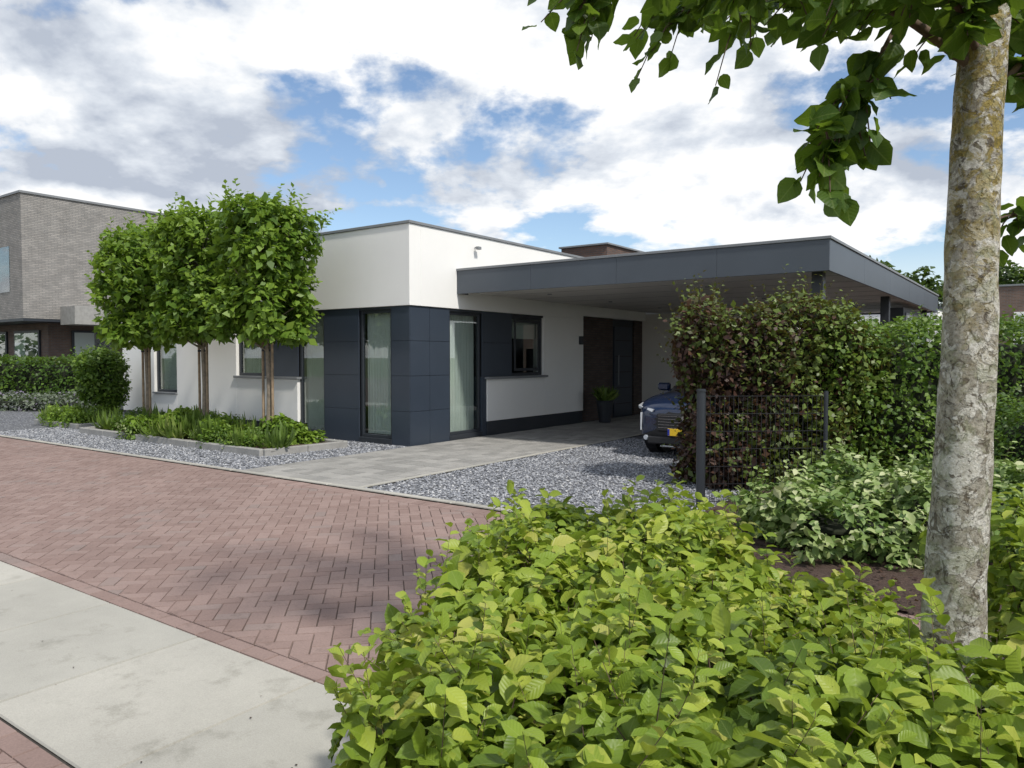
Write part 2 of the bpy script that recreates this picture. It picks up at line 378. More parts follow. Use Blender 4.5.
qs+=running(-30,12,-3.81,-3.60,.105,.21,.002)+running(-30,12,-7.36,-7.255,.21,.105,.002)
pavers('brick_road',qs,.010,road_m,.0035)
sheet('far_street_base',rect(-60,40,-30,-8.42),.0,joint)
pavers('brick_footpath',herring(-6,12,-11.5,-8.53)+running(-30,12,-8.53,-8.425,.21,.105,.002),.010,road_m,.0035)
sl=[];x=-30.66
while x<7.6:
    sl.append(([(x+.005,-8.413),(x+.995,-8.413),(x+.995,-7.372),(x+.005,-7.372)],random.random())); x+=1.0
sheet('slab_base',rect(-60,40,-8.42,-7.36),.0,jointd)
pavers('sidewalk_slabs',sl,.016,slab_m,.005)
sheet('gravel',rect(-30,6.4,-3.5,20),.002,gravel_m)
kb=[];x=-30.
while x<6.9:
    kb.append(([(x+.003,-3.598),(x+.997,-3.598),(x+.997,-3.50),(x+.003,-3.50)],random.random())); x+=1.0
pavers('gravel_kerb',kb,.03,slab_m,.008)
kb=[([(2.42,y+.003),(2.50,y+.003),(2.50,y+.997),(2.42,y+.997)],random.random()) for y in np.arange(-3.49,9,1.0)]
pavers('path_edging',kb,.026,slab_m,.006)
sheet('path_base',rect(0.05,2.42,-3.5,9.5),.006,jointd)
pavers('paver_path',running(.05,2.42,-3.5,9.5,.20,.30,.004),.02,path_m,.005)
def pebbles(name,regs,n):
    oc=np.array([(1,0,0),(-1,0,0),(0,1,0),(0,-1,0),(0,0,.7),(0,0,-.7)]); of=np.array([(0,2,4),(2,1,4),(1,3,4),(3,0,4)])
    ar=np.array([(b-a)*(d-c) for a,b,c,d in regs]); P=[]
    for (a,b,c,d),w in zip(regs,ar/ar.sum()):
        k=int(n*w); P.append(np.stack([R.uniform(a,b,k),R.uniform(c,d,k),R.uniform(.004,.016,k)],1))
    P=np.concatenate(P); n=len(P); th=R.uniform(0,6.28,n); s=R.uniform(.011,.024,n)
    sc_=R.uniform(.6,1.2,size=(n,1,3)); v=oc[None]*sc_*s[:,None,None]
    x=v[:,:,0]*np.cos(th)[:,None]-v[:,:,1]*np.sin(th)[:,None]; y=v[:,:,0]*np.sin(th)[:,None]+v[:,:,1]*np.cos(th)[:,None]
    V=np.stack([x,y,v[:,:,2]+x*R.uniform(-.4,.4,(n,1))],2)+P[:,None]
    F=of[None]+(np.arange(n)*6)[:,None,None]
    npmesh(name,V.reshape(-1,3),F.reshape(-1,3),pebble_m,rnd=np.repeat(R.uniform(0,1,n),6),frame=True)
pebbles('gravel_pebbles',[(2.5,6.4,-3.5,3.5),(-9,.04,-3.5,-.05)],42000)
sheet('planting_bed',[(6.4,-3.5),(30,-3.5),(30,20),(6.4,20)],.034,mulch_m)
sheet('planting_bed.001',[(7.2,-4.6),(30,-4.6),(30,-3.5),(7.2,-3.5)],.030,mulch_m)
sheet('hedge_bed_soil',rect(7.35,16,-9.3,-5.6),.03,mulch_m)
n=160; lx_=R.uniform(-6,7.2,n); ly_=R.uniform(-8.3,-3.3,n); W_=np.array([L2W(a,b,.022) for a,b in zip(lx_,ly_)])
place('fallen_leaves',KITE,W_,R.normal(size=(n,3))*[1,1,.1],R.normal(size=(n,3))*.15+[0,0,1],R.uniform(.008,.02,n),R.uniform(.0,.6,n),lf_purple)

# ---------------------------------------------------------------- HOUSE
H=empty('white_bungalow',HC,HR)
def hb(n,*a,**k): return box(n,*a,parent=H,**k)
BT=2.52; TOP=4.0; T_=.3
hb('upper_wall_front',-10,0,0,T_,BT,TOP-.04,white)
hb('upper_wall_side',-T_,0,T_+.002,6.07,BT,TOP-.04,white)
hb('roof_deck',-10,-.02,.02,12,TOP-.25,TOP-.10,roofm)
hb('roof_trim_front',-10.02,.025,-.025,.10,TOP-.038,TOP+.012,trimm)
hb('roof_trim_side',-.10,.025,.102,6.1,TOP-.038,TOP+.012,trimm)
hb('back_wall',-10,0,12,12.3,0,TOP,white)
hb('left_wall',-10,-9.7,.302,12,0,TOP,white)
hb('interior_partition_front',-9.6,-1.2,1.2,1.25,0,BT,dark)
hb('interior_partition_side',-1.2,-1.15,1.3,6.2,0,BT,dark)
hb('interior_ceiling',-9.6,-.31,.31,11.9,BT-.05,BT-.01,dark)
def wpiece(n,front,u0,u1,d0,d1,z0,z1,mat,bev=.004):
    if front: return hb(n,-u1,-u0,d0,d1,z0,z1,mat,bev=bev)
    return hb(n,-d1,-d0,u0,u1,z0,z1,mat,bev=bev)
def window(front,u0,u1,z0,z1,cur=True,fr=.06,curz=None):
    d0,d1=.07,.14
    wpiece('window_frame',front,u0,u0+fr,d0,d1,z0,z1,anthd); wpiece('window_frame',front,u1-fr,u1,d0,d1,z0,z1,anthd)
    wpiece('window_frame',front,u0+fr+.001,u1-fr-.001,d0,d1,z0,z0+fr,anthd); wpiece('window_frame',front,u0+fr+.001,u1-fr-.001,d0,d1,z1-fr,z1,anthd)
    wpiece('window_glass',front,u0+fr*.9,u1-fr*.9,.10,.108,z0+fr*.9,z1-fr*.9,glass,bev=0)
    if cur:
        a,b=(u0+fr-.02,u1-fr+.02); zz=z0+fr-.02 if curz is None else curz
        n=60; V=[];F=[]
        for i in range(n+1):
            u=a+(b-a)*i/n; d=.22+.012*math.sin(i*1.1)+.006*math.sin(i*2.7)
            for z in (zz,z1-.02): V.append((-u,d,z) if front else (-d,u,z))
        for i in range(n): F.append((2*i,2*i+2,2*i+3,2*i+1))
        npmesh('curtain',V,F,curtain,smooth=True,parent=H)
def panel(front,u0,u1,z0,z1,d=.03):
    zs=[z0]+[z for z in (.62,1.26,1.89) if z0+.1<z<z1-.1]+[z1]
    wpiece('panel_backing',front,u0+.03,u1,d+.02,T_,z0,z1,black,bev=0)
    for a,b in zip(zs[:-1],zs[1:]): wpiece('cladding_panel',front,u0+.004,u1-.004,d,d+.018,a+.003,b-.003,anth,bev=.002)
panel(True,.026,.49,.0,BT-.003); window(True,.49,1.33,.10,BT-.05,curz=.16); panel(True,1.33,2.32,0,BT-.003); window(True,2.32,3.1,.10,BT-.05)
wpiece('lintel',True,.49,1.33,.03,.2,BT-.05,BT-.003,anthd); wpiece('lintel',True,2.32,3.1,.03,.2,BT-.05,BT-.003,anthd)
wpiece('threshold',True,.49,1.33,.02,.2,.0,.10,anthd); wpiece('threshold',True,2.32,3.1,.02,.2,.0,.10,anthd)
panel(True,3.1,4.3,1.2,BT-.003); window(True,4.3,5.15,1.2,BT-.05); wpiece('lintel',True,4.3,5.15,.03,.2,BT-.05,BT-.003,anthd)
wpiece('front_low_wall',True,3.1,5.15,0,T_,.25,1.15,white); wpiece('front_sill',True,3.05,5.2,-.05,.2,1.15,1.198,trimm)
wpiece('front_plinth',True,3.102,9.9,.015,T_,0,.248,anthd)
wpiece('front_wall',True,5.152,7.5,0,T_,.25,BT-.002,white); wpiece('front_wall',True,8.5,10,0,T_,.25,BT-.002,white)
wpiece('front_wall_below',True,7.502,8.498,0,T_,.25,.72,white); window(True,7.502,8.498,.76,2.3); wpiece('front_wall_above',True,7.502,8.498,0,T_,2.3,BT-.002,white)
wpiece('front_sill',True,7.48,8.52,-.05,.1,.722,.758,trimm)
panel(False,.048,.56,0,BT-.003); panel(False,.56,1.12,0,BT-.003); window(False,1.12,2.11,.10,BT-.05)
wpiece('lintel',False,1.12,2.11,.03,.2,BT-.05,BT-.003,anthd); wpiece('threshold',False,1.12,2.11,.02,.2,0,.10,anthd)
panel(False,2.11,3.14,1.20,BT-.003); wpiece('cladding_strip',False,2.112,2.26,.03,.3,0,1.198,anth)
window(False,3.14,4.34,1.2,BT-.05,cur=False)
wpiece('roller_blind',False,3.2,4.28,.20,.21,2.0,2.45,curtain)
wpiece('inner_sash',False,3.26,4.22,.05,.069,1.30,1.36,anthd);wpiece('inner_sash',False,3.26,4.22,.05,.069,2.34,2.40,anthd)
wpiece('inner_sash',False,3.26,3.32,.05,.069,1.362,2.338,anthd);wpiece('inner_sash',False,4.16,4.22,.05,.069,1.362,2.338,anthd)
wpiece('lintel',False,3.14,4.34,.03,.2,BT-.05,BT-.003,anthd)
wpiece('side_low_wall',False,2.262,4.34,0,T_,.30,1.15,white); wpiece('side_sill',False,2.2,4.42,-.06,.2,1.152,1.198,trimm)
wpiece('side_wall',False,4.342,6.07,0,T_,.30,BT-.002,white); wpiece('side_plinth',False,2.262,6.07,.015,T_,0,.298,anthd)
wpiece('entrance_brick_wall',False,6.072,7.75,.10,.4,0,2.6,br_dark,bev=0)
wpiece('door_frame',False,7.752,9.0,.14,.3,0,2.6,anthd)
wpiece('front_door',False,7.86,8.88,.10,.139,.03,2.40,anth)
for i in range(5): wpiece('door_groove',False,7.92,8.82,.092,.099,.35+i*.42,.37+i*.42,black,bev=0)
wpiece('door_handle',False,7.98,8.01,.03,.06,.85,1.65,trimm)
wpiece('door_side_brick',False,9.002,9.5,.10,.4,0,2.6,br_dark,bev=0)
wpiece('upper_band',False,6.072,9.5,.0,.3,2.602,TOP-.3,white)
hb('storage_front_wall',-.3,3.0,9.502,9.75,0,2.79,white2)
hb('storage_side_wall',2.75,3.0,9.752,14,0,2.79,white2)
hb('roof_brick_block',-2.4,-.9,8.9,11.6,TOP-.2,4.74,br_chim,bev=0); hb('roof_block_cap',-2.46,-.84,8.84,11.66,4.742,4.79,trimm)
CY0,CY1,CX1=1.30,13.5,6.71
hb('canopy_soffit',.002,CX1-.03,CY0+.03,CY1-.03,2.84,2.87,soffit,bev=0)
for i in range(1,11): hb('soffit_joint',.01,CX1-.035,CY0+i*1.1,CY0+i*1.1+.008,2.836,2.839,trimm,bev=0)
hb('canopy_deck',.002,CX1-.03,CY0+.03,CY1-.03,3.12,3.16,roofm,bev=0)
def fas(n,a,b,c,d): hb(n,a,b,c,d,2.80,3.235,fascia,bev=.003)
e=[0.003,1.7,3.4,5.1,CX1]
for i in range(4): fas('fascia_front',e[i]+.001,e[i+1]-.001,CY0-.001,CY0+.028)
e=[CY0+.03,3.7,6.1,8.5,10.9,CY1]
for i in range(5): fas('fascia_side',CX1-.03,CX1-.001,e[i]+.001,e[i+1]-.001)
fas('fascia_back',.003,CX1-.032,CY1-.029,CY1)
hb('canopy_cap_front',-.02,CX1+.02,CY0-.02,CY0+.10,3.237,3.28,trimm); hb('canopy_cap_side',CX1-.10,CX1+.02,CY0+.102,CY1,3.237,3.28,trimm)
hb('canopy_end_plate',-.04,.001,CY0-.003,CY0+.35,2.80,3.235,fascia)
for yy in (1.75,7.2,12.8): hb('canopy_post',6.36,6.52,yy,yy+.16,0,2.84,anthd)
for xx,yy in ((1.2,2.7),(1.2,5.2),(1.2,7.8),(4.3,3.0),(4.3,6.2)):
    bm=bmesh.new(); bmesh.ops.create_cone(bm,cap_ends=True,segments=20,radius1=.045,radius2=.045,depth=.02,matrix=Matrix.Translation((xx,yy,2.832)))
    me=bpy.data.meshes.new('downlight'); bm.to_mesh(me); bm.free(); newobj('downlight',me,H,False,trimm)
hb('carport_screen_wall',6.2,6.5,9.2,12.7,0,2.72,anthd)
for i in range(3):
    hb('carport_window_frame',6.502,6.53,9.45+i*1.05,10.4+i*1.05,1.85,2.62,trimm); hb('carport_window',6.531,6.54,9.52+i*1.05,10.33+i*1.05,1.92,2.55,glass,bev=0)
hb('carport_back_fence',3.0,6.2,12.9,13.0,0,1.9,anthd)
hb('floodlight_arm',-.002,.06,1.84,1.86,3.73,3.75,black); hb('floodlight_head',.06,.13,1.80,1.90,3.70,3.755,trimm)
hb('wall_lamp',.001,.08,6.0-.15,6.0-.05,1.9,2.1,anthd)

pot=empty('plant_pot',L2W(.5,6.25))
bm=bmesh.new(); prof=[(.0,.0),(.13,.0),(.145,.05),(.21,.52),(.225,.56),(.20,.56),(.19,.52),(0,.52)]
seg=28; rings=[[bm.verts.new((r*math.cos(6.2832*j/seg),r*math.sin(6.2832*j/seg),z)) for j in range(seg)] for r,z in [(max(a,.001),b) for a,b in prof]]
for a,b in zip(rings[:-1],rings[1:]):
    for j in range(seg): bm.faces.new((a[j],a[(j+1)%seg],b[(j+1)%seg],b[j]))
me=bpy.data.meshes.new('pot'); bm.to_mesh(me); bm.free(); newobj('pot',me,pot,False,anthd)
r=R; n=160; P=np.stack([r.normal(0,.06,n),r.normal(0,.06,n),np.full(n,.52)],1); A=np.stack([r.normal(0,.6,n),r.normal(0,.6,n),np.ones(n)],1)
place('pot_plant_leaves',BLADE,P,A,r.normal(size=(n,3))+[0,0,.3],r.uniform(.25,.45,n),r.uniform(0,.7,n),lf_grass,pot)

# ---------------------------------------------------------------- CAR
carpaint=M('blue_car_paint'); carpaint.col((.006,.018,.058)); carpaint.rough(.25); carpaint.b.inputs['Metallic'].default_value=.3; carpaint.b.inputs['Coat Weight'].default_value=.8; carpaint=carpaint.m
carglass=M('car_glass'); carglass.col((.01,.012,.014)); carglass.rough(.05); carglass=carglass.m
chrome=M('chrome'); chrome.col((.35,.36,.38)); chrome.rough(.2); chrome.b.inputs['Metallic'].default_value=1; chrome=chrome.m
lampm=M('headlight_glass'); lampm.col((.5,.53,.57)); lampm.rough(.08); lampm=lampm.m
plate_m=M('yellow_plate'); plate_m.col((.85,.55,.02)); plate_m.rough(.4); plate_m=plate_m.m
eu=M('plate_blue'); eu.col((.01,.03,.35)); eu=eu.m
tyre=simple('tyre_rubber',(.018,.018,.018),.85); rim=simple('alloy_rim',(.35,.36,.38),.3,.05,2,metal=1)
CAR=empty('parked_car',L2W(4.70,1.10),HR)
st=[(0.0,.60,.36,.70,.76,.50),(.05,.78,.26,.80,.88,.62),(.22,.88,.22,.88,.97,.72),(.6,.915,.21,.93,1.03,.76),(1.15,.92,.20,.97,1.09,.76),
(1.30,.92,.20,.98,1.13,.74),(2.02,.92,.20,1.0,1.56,.60),(2.5,.92,.20,1.01,1.63,.58),(3.3,.92,.20,1.03,1.61,.57),(3.85,.91,.21,1.05,1.53,.56),(4.25,.89,.24,1.05,1.12,.60),(4.42,.84,.30,.95,1.0,.62),(4.47,.74,.36,.80,.86,.55)]
V=[];F=[];mi=[];ns=len(st)
for (y,w,zb,zs,zt,rh) in st:
    half=[(w*.82,zb),(w*.97,zb+.10),(w,zb+(zs-zb)*.45),(w*.985,zs-.07),(w*.95,zs),(rh+.03,zt-.05),(rh*.7,zt-.005)]
    V+= [(0,y,zb)]+[(a,y,b) for a,b in half]+[(0,y,zt)]+[(-a,y,b) for a,b in half[::-1]]
K=16
for i in range(ns-1):
    for j in range(K):
        F.append((i*K+j,i*K+(j+1)%K,(i+1)*K+(j+1)%K,(i+1)*K+j))
        m_=0
        if j in (5,10) and 5<=i<=8: m_=1
        if j in (6,7,8,9) and i in (5,9): m_=1
        if j in (0,15) or (j in(1,14)): m_=2
        mi.append(m_)
F0=[tuple(range(K-1,-1,-1)),tuple((ns-1)*K+j for j in range(K))]
me=bpy.data.meshes.new('body'); me.from_pydata(V,[],F+F0)
for mm in (carpaint,carglass,black): me.materials.append(mm)
for p,m_ in zip(me.polygons,mi+[2,0]): p.material_index=m_; p.use_smooth=True
me.update(); o=newobj('body',me,CAR)
md=o.modifiers.new('s','SUBSURF'); md.levels=2; md.render_levels=2
def cyl(name,c,r,d,axis,mat,parent,seg=32,r2=None):
    bm=bmesh.new(); bmesh.ops.create_cone(bm,cap_ends=True,segments=seg,radius1=r,radius2=r2 or r,depth=d)
    bmesh.ops.bevel(bm,geom=[e for e in bm.edges if len(e.link_faces)==2 and any(len(f.verts)>4 for f in e.link_faces)],offset=min(d,r)*.18,segments=2,affect='EDGES')
    if axis=='x': bmesh.ops.rotate(bm,verts=bm.verts,matrix=Matrix.Rotation(math.pi/2,3,'Y'))
    if axis=='y': bmesh.ops.rotate(bm,verts=bm.verts,matrix=Matrix.Rotation(math.pi/2,3,'X'))
    bmesh.ops.translate(bm,verts=bm.verts,vec=c)
    me=bpy.data.meshes.new(name); bm.to_mesh(me); bm.free(); return newobj(name,me,parent,False,mat)
for sx in (-1,1):
    for yy in (.86,3.55):
        cyl('wheel_arch',(sx*.80,yy,.37),.41,.27,'x',black,CAR)
        cyl('tyre',(sx*.83,yy,.345),.345,.23,'x',tyre,CAR)
        cyl('rim',(sx*.925,yy,.345),.24,.05,'x',black,CAR)
        for k in range(5):
            t=k*2*math.pi/5; b=box('spoke',-.012,.012,-.03,.03,.02,.23,rim,CAR,.004); b.location=(sx*.955,yy,.345); b.rotation_euler=(t,0,0)
        cyl('hub',(sx*.955,yy,.345),.05,.03,'x',rim,CAR)
    V=[(sx*.52,.035,.780),(sx*.86,.20,.825),(sx*.885,.42,.86),(sx*.87,.24,.775),(sx*.54,.02,.74)]
    V2=[(x_,y_-.045,z_) for x_,y_,z_ in V]
    me=bpy.data.meshes.new('headlight')
    me.from_pydata(V2+V,[],[(0,1,2,3,4)]+[(i,(i+1)%5,5+(i+1)%5,5+i) for i in range(5)]); newobj('headlight',me,CAR,False,lampm)
    box('daytime_light',min(sx*.745,sx*.765),max(sx*.745,sx*.765),.02,.16,.44,.72,lampm,CAR,.005)
    b=box('mirror',-.11,.11,-.06,.06,-.07,.07,carpaint,CAR,.03); b.location=(sx*1.02,1.5,1.08)
box('grille',-.46,.46,-.035,.06,.44,.72,black,CAR,.02)
for i in range(5): box('grille_slat',-.43,.43,-.039,-.035,.50+i*.045,.505+i*.045,chrome,CAR,0)
box('lower_intake',-.62,.62,-.02,.10,.24,.36,black,CAR,.02)
box('skid_plate',-.40,.40,-.03,.08,.20,.225,chrome,CAR,.008)
cyl('badge',(0,-.045,.66),.04,.012,'y',chrome,CAR)
box('licence_plate',-.26,.26,-.062,-.047,.385,.495,plate_m,CAR,.003); box('plate_band',-.258,-.225,-.065,-.062,.389,.491,eu,CAR,0)
cyl('fog_light',(-.66,.03,.33),.04,.05,'y',lampm,CAR); cyl('fog_light',(.66,.03,.33),.04,.05,'y',lampm,CAR)

# ---------------------------------------------------------------- FOREGROUND HEDGES
def stems(name,boxes,n,parent,seed=3,r0=.006):
    r=random.Random(seed); V=[];F=[]
    for i in range(n):
        c,hh,rot,rd=r.choice(boxes); a=r.uniform(-1,1)*(hh[0]-.1); b=r.uniform(-1,1)*(hh[1]-.1)
        x=c[0]+a*math.cos(rot)-b*math.sin(rot); y=c[1]+a*math.sin(rot)+b*math.cos(rot); top=c[2]+hh[2]
        dx,dy=r.uniform(-.2,.2),r.uniform(-.2,.2); p=[Vector((x,y,0)),Vector((x+dx*.4,y+dy*.4,top*.5)),Vector((x+dx,y+dy,top*r.uniform(.8,1.0)))]
        base=len(V)
        for k,q in enumerate(p):
            rr=r0*(1.3,.9,.35)[k]
            for j in range(5): V.append((q.x+rr*math.cos(j*1.2566),q.y+rr*math.sin(j*1.2566),q.z))
        for k in range(2):
            for j in range(5): F.append((base+k*5+j,base+k*5+(j+1)%5,base+k*5+5+(j+1)%5,base+k*5+5+j))
    return npmesh(name,V,F,twig,smooth=True,parent=parent)
b1=[((.36,2.95,.40),(.55,1.05,.44),math.radians(-12),.16),((.80,1.72,.37),(.95,.52,.42),math.radians(-12),.16),((.10,2.15,.39),(.45,.48,.42),0,.16),((1.10,2.75,.27),(.40,.60,.33),math.radians(-12),.16)]
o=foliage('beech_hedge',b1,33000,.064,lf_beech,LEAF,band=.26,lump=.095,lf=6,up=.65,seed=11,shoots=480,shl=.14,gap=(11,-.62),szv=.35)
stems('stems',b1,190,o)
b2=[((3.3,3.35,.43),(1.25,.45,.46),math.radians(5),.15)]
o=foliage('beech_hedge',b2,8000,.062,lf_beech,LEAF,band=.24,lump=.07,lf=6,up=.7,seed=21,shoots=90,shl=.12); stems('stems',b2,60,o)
b3=[((2.0,1.55,.34),(.8,.40,.37),0,.15)]
o=foliage('beech_hedge',b3,7000,.064,lf_beech,LEAF,band=.24,lump=.07,lf=6,up=.7,seed=25,shoots=80,shl=.12); stems('stems',b3,50,o)

foliage('variegated_shrub',[((2.75,6.2,.22),(.62,.65,.30),0,.25),((3.7,6.5,.30),(.8,.8,.34),0,.25)],8500,.07,lf_var,LEAF,band=.2,lump=.12,lf=5,seed=31,shoots=90,shl=.14,gap=(9,-.45))
foliage('green_shrub',[((5.35,7.2,.6),(.75,.6,.62),0,.3)],8000,.045,lf_hedge,KITE,band=.25,lump=.06,lf=5,seed=33)
foliage('variegated_shrub',[((4.5,5.6,.15),(.8,.5,.28),0,.15)],3000,.065,lf_var,LEAF,band=.2,lump=.08,lf=5,seed=35)
n=2500; P=np.stack([R.uniform(1.4,6,n),R.uniform(4.0,7.6,n),np.full(n,.045)],1); A=R.normal(size=(n,3))*[1,1,.15]; N=R.normal(size=(n,3))*.3+[0,0,1]
place('leaf_litter',KITE,P,A,N,R.uniform(.02,.05,n),R.uniform(0,.6,n),lf_purple)
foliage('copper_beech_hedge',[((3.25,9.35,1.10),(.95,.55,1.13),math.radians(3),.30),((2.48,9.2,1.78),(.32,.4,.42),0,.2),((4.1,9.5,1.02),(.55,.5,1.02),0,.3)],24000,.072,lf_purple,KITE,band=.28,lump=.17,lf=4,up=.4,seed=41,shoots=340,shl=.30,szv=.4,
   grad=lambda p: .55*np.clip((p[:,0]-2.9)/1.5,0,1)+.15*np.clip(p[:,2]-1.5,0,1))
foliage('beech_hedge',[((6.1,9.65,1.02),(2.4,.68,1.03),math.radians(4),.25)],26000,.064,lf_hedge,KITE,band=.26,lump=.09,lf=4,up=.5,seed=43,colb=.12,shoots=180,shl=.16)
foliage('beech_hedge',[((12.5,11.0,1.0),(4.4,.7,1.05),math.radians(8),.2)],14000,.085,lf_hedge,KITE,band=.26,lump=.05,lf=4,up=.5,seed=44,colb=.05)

FN=empty('mesh_fence',(1.98,7.84,0),math.radians(4))
cyl('post',(0,0,.62),.045,1.24,'z',anthd,FN,16); cyl('post_cap',(0,0,1.25),.05,.03,'z',anthd,FN,16); cyl('post',(1.35,0,.62),.022,1.24,'z',anthd,FN,16)
V=[];F=[]
def bar(a,b,c,d,e,f):
    i=len(V); V.extend([(x,y,z) for x in(a,b) for y in(c,d) for z in(e,f)])
    F.extend([(i,i+1,i+3,i+2),(i+4,i+6,i+7,i+5),(i,i+4,i+5,i+1),(i+2,i+3,i+7,i+6),(i,i+2,i+6,i+4),(i+1,i+5,i+7,i+3)])
for i in range(26): x_=.05+i*.05; bar(x_-.002,x_+.002,-.002,.002,.05,1.20)
for i in range(7): z_=.08+i*.185; bar(.03,1.33,-.008,-.003,z_-.003,z_+.003); bar(.03,1.33,.003,.008,z_-.003,z_+.003)
npmesh('mesh_panel',V,F,black,parent=FN)

# ---------------------------------------------------------------- FOREGROUND TREE
TR=empty('linden_tree')
tp=spline([(1.60,2.7,0),(1.615,2.7,.8),(1.64,2.7,1.6),(1.665,2.72,2.3),(1.69,2.72,3.0),(1.71,2.75,4.2),(1.70,2.8,6.0)],30)
tr=[.03*math.exp(-max(p.z,0)*1.6)+.098-.0075*p.z for p in tp]
tube('trunk',tp,tr,bark,40,TR,nz=.026)
lp=[];la=[]
def branch(ps,r0,nleaf,tw=6,seed=0,spread=.16,twl=.3,leafstart=.15):
    rr=random.Random(seed); sp=spline(ps,8); n=len(sp)
    tube('branch',sp,[r0*(1-.8*i/n) for i in range(n)],twig,7,TR)
    for k in range(tw):
        i=int(n*rr.uniform(leafstart,.98)); s=sp[min(i,n-1)]
        d=(sp[min(i+1,n-1)]-sp[max(i-1,0)]).normalized()
        dirv=(d*.6+Vector((rr.gauss(0,.6),rr.gauss(0,.6),rr.gauss(-.10,.45)))).normalized(); ln=twl*rr.uniform(.5,1.3)
        tps=spline([s,s+dirv*ln*.5+Vector((0,0,.02)),s+dirv*ln+Vector((0,0,-.06))],4)
        tube('twig',tps,[.0045*(1-.6*j/len(tps)) for j in range(len(tps))],twig,5,TR)
        for m_ in range(nleaf):
            q=tps[min(int(len(tps)*(m_+.7)/nleaf),len(tps)-1)]+Vector((rr.gauss(0,.012),rr.gauss(0,.012),rr.gauss(0,.012)))
            side=1 if m_%2 else -1; a=(dirv*.6+dirv.cross(Vector((0,0,1)))*side*.8+Vector((rr.gauss(0,.35),rr.gauss(0,.35),-.28+rr.gauss(0,.3))))
            lp.append(tuple(q)); la.append(tuple(a))
branch([(1.65,2.70,2.62),(1.30,2.72,2.86),(.85,2.78,2.98),(.45,2.85,3.02),(.34,2.9,3.0)],.020,7,38,1,twl=.20)
branch([(1.38,2.72,2.80),(1.28,2.66,2.64),(1.18,2.62,2.46),(1.08,2.6,2.30)],.009,7,18,2,twl=.14,leafstart=.25)
branch([(1.0,2.76,2.96),(.85,2.6,2.92),(.66,2.5,2.86)],.009,7,12,3,twl=.16)
branch([(1.66,2.70,2.66),(1.48,2.55,2.78),(1.3,2.45,2.84),(1.1,2.4,2.83)],.014,7,24,4,twl=.18)
branch([(1.69,2.72,2.5),(1.92,2.8,2.72),(2.2,2.9,2.85),(2.5,3.0,2.9)],.016,7,26,5,twl=.22)
branch([(1.69,2.75,2.75),(1.85,3.0,2.95),(2.0,3.3,3.1)],.014,7,16,6,twl=.22)
branch([(1.69,2.72,1.98),(1.9,3.0,2.13),(2.15,3.2,2.2),(2.35,3.25,2.15)],.008,6,8,7,twl=.12,leafstart=.55)
branch([(1.67,2.72,2.85),(1.45,2.9,3.0),(1.1,3.2,3.10),(.7,3.4,3.15)],.016,7,34,8,twl=.25)
for k in range(9):  # upper crown out of view, added to cast shade and dapple
    t=k*.7; z=3.1+.28*k
    branch([(1.7,2.75,z),(1.7+.8*math.cos(t),2.75+.8*math.sin(t),z+.35),(1.7+1.6*math.cos(t),2.75+1.5*math.sin(t),z+.45)],.018,7,22,20+k,twl=.4)
P=np.array(lp);A=np.array(la);n=len(P);N=R.normal(size=(n,3))*.6+[0,0,1]
place('leaves',HEART,P,A,N,R.uniform(.065,.115,n),np.clip(R.normal(.5,.25,n),0,1),lf_top,TR)

# ---------------------------------------------------------------- BLOCK TREES
for i,lx in enumerate((-2.05,-4.05,-6.13)):
    X,Y,_=L2W(lx,-1.47); T1=empty('trained_plane_tree' ,(0,0,0)); rr=random.Random(i)
    tube('trunk',spline([(X,Y,0),(X+.03,Y,1.0),(X-.01,Y+.02,2.0),(X,Y,3.9)],6),[.060-.0018*k for k in range(19)],bark2,12,T1,nz=.02)
    for s in (-1,1):
        sx_,sy_=.22*ca*s,.22*sa*s; tube('stake',[(X+sx_*.6,Y+sy_*.6,0),(X+sx_*.6,Y+sy_*.6,2.1)],[.025,.024],wood,10,T1)
    box('tie_band',X-.10,X+.10,Y-.012,Y+.012,1.70,1.74,black,T1,.003)
    for k in range(26):
        z=rr.uniform(1.8,3.7); t=rr.uniform(0,6.28); ln=rr.uniform(.4,.7)
        e_=Vector((X+ln*math.cos(t),Y+ln*math.sin(t),z+rr.uniform(.1,.5))); tube('limb',spline([(X,Y,z-.1),(X+.5*ln*math.cos(t),Y+.5*ln*math.sin(t),z+.1),e_],3),[.022-.0025*q for q in range(7)],bark2,6,T1)
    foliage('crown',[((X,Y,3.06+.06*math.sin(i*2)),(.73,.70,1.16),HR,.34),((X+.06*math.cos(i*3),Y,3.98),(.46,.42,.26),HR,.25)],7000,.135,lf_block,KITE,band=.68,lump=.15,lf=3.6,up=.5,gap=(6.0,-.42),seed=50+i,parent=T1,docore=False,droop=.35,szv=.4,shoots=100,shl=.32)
PB=[(-7.3,-2.25),(-1.0,-2.35),(-.85,-.75),(-7.3,-.75),(-7.3,-2.25)]
def edging(name,pts):
    E=empty(name,HC,HR)
    for (x0,y0),(x1,y1) in zip(pts[:-1],pts[1:]):
        L=math.hypot(x1-x0,y1-y0); k=max(1,round(L/1.0)); an=math.atan2(y1-y0,x1-x0)
        for i in range(k):
            b=box('edging_stone',.004,L/k-.004,-.06,.06,0,.12,stone,E,.008); t=i/k; b.location=(x0+(x1-x0)*t,y0+(y1-y0)*t,0); b.rotation_euler=(0,0,an)
edging('planter_edging',PB)
edging('planter_edging',[(-10.3,-1.9),(-8.2,-1.9),(-8.2,-.5),(-10.3,-.5),(-10.3,-1.9)])
sheet('planter_soil',rect(-7.25,-.92,-2.25,-.8),.08,mulch_m); sheet('planter_soil.001',rect(-10.25,-8.25,-1.85,-.55),.08,mulch_m)
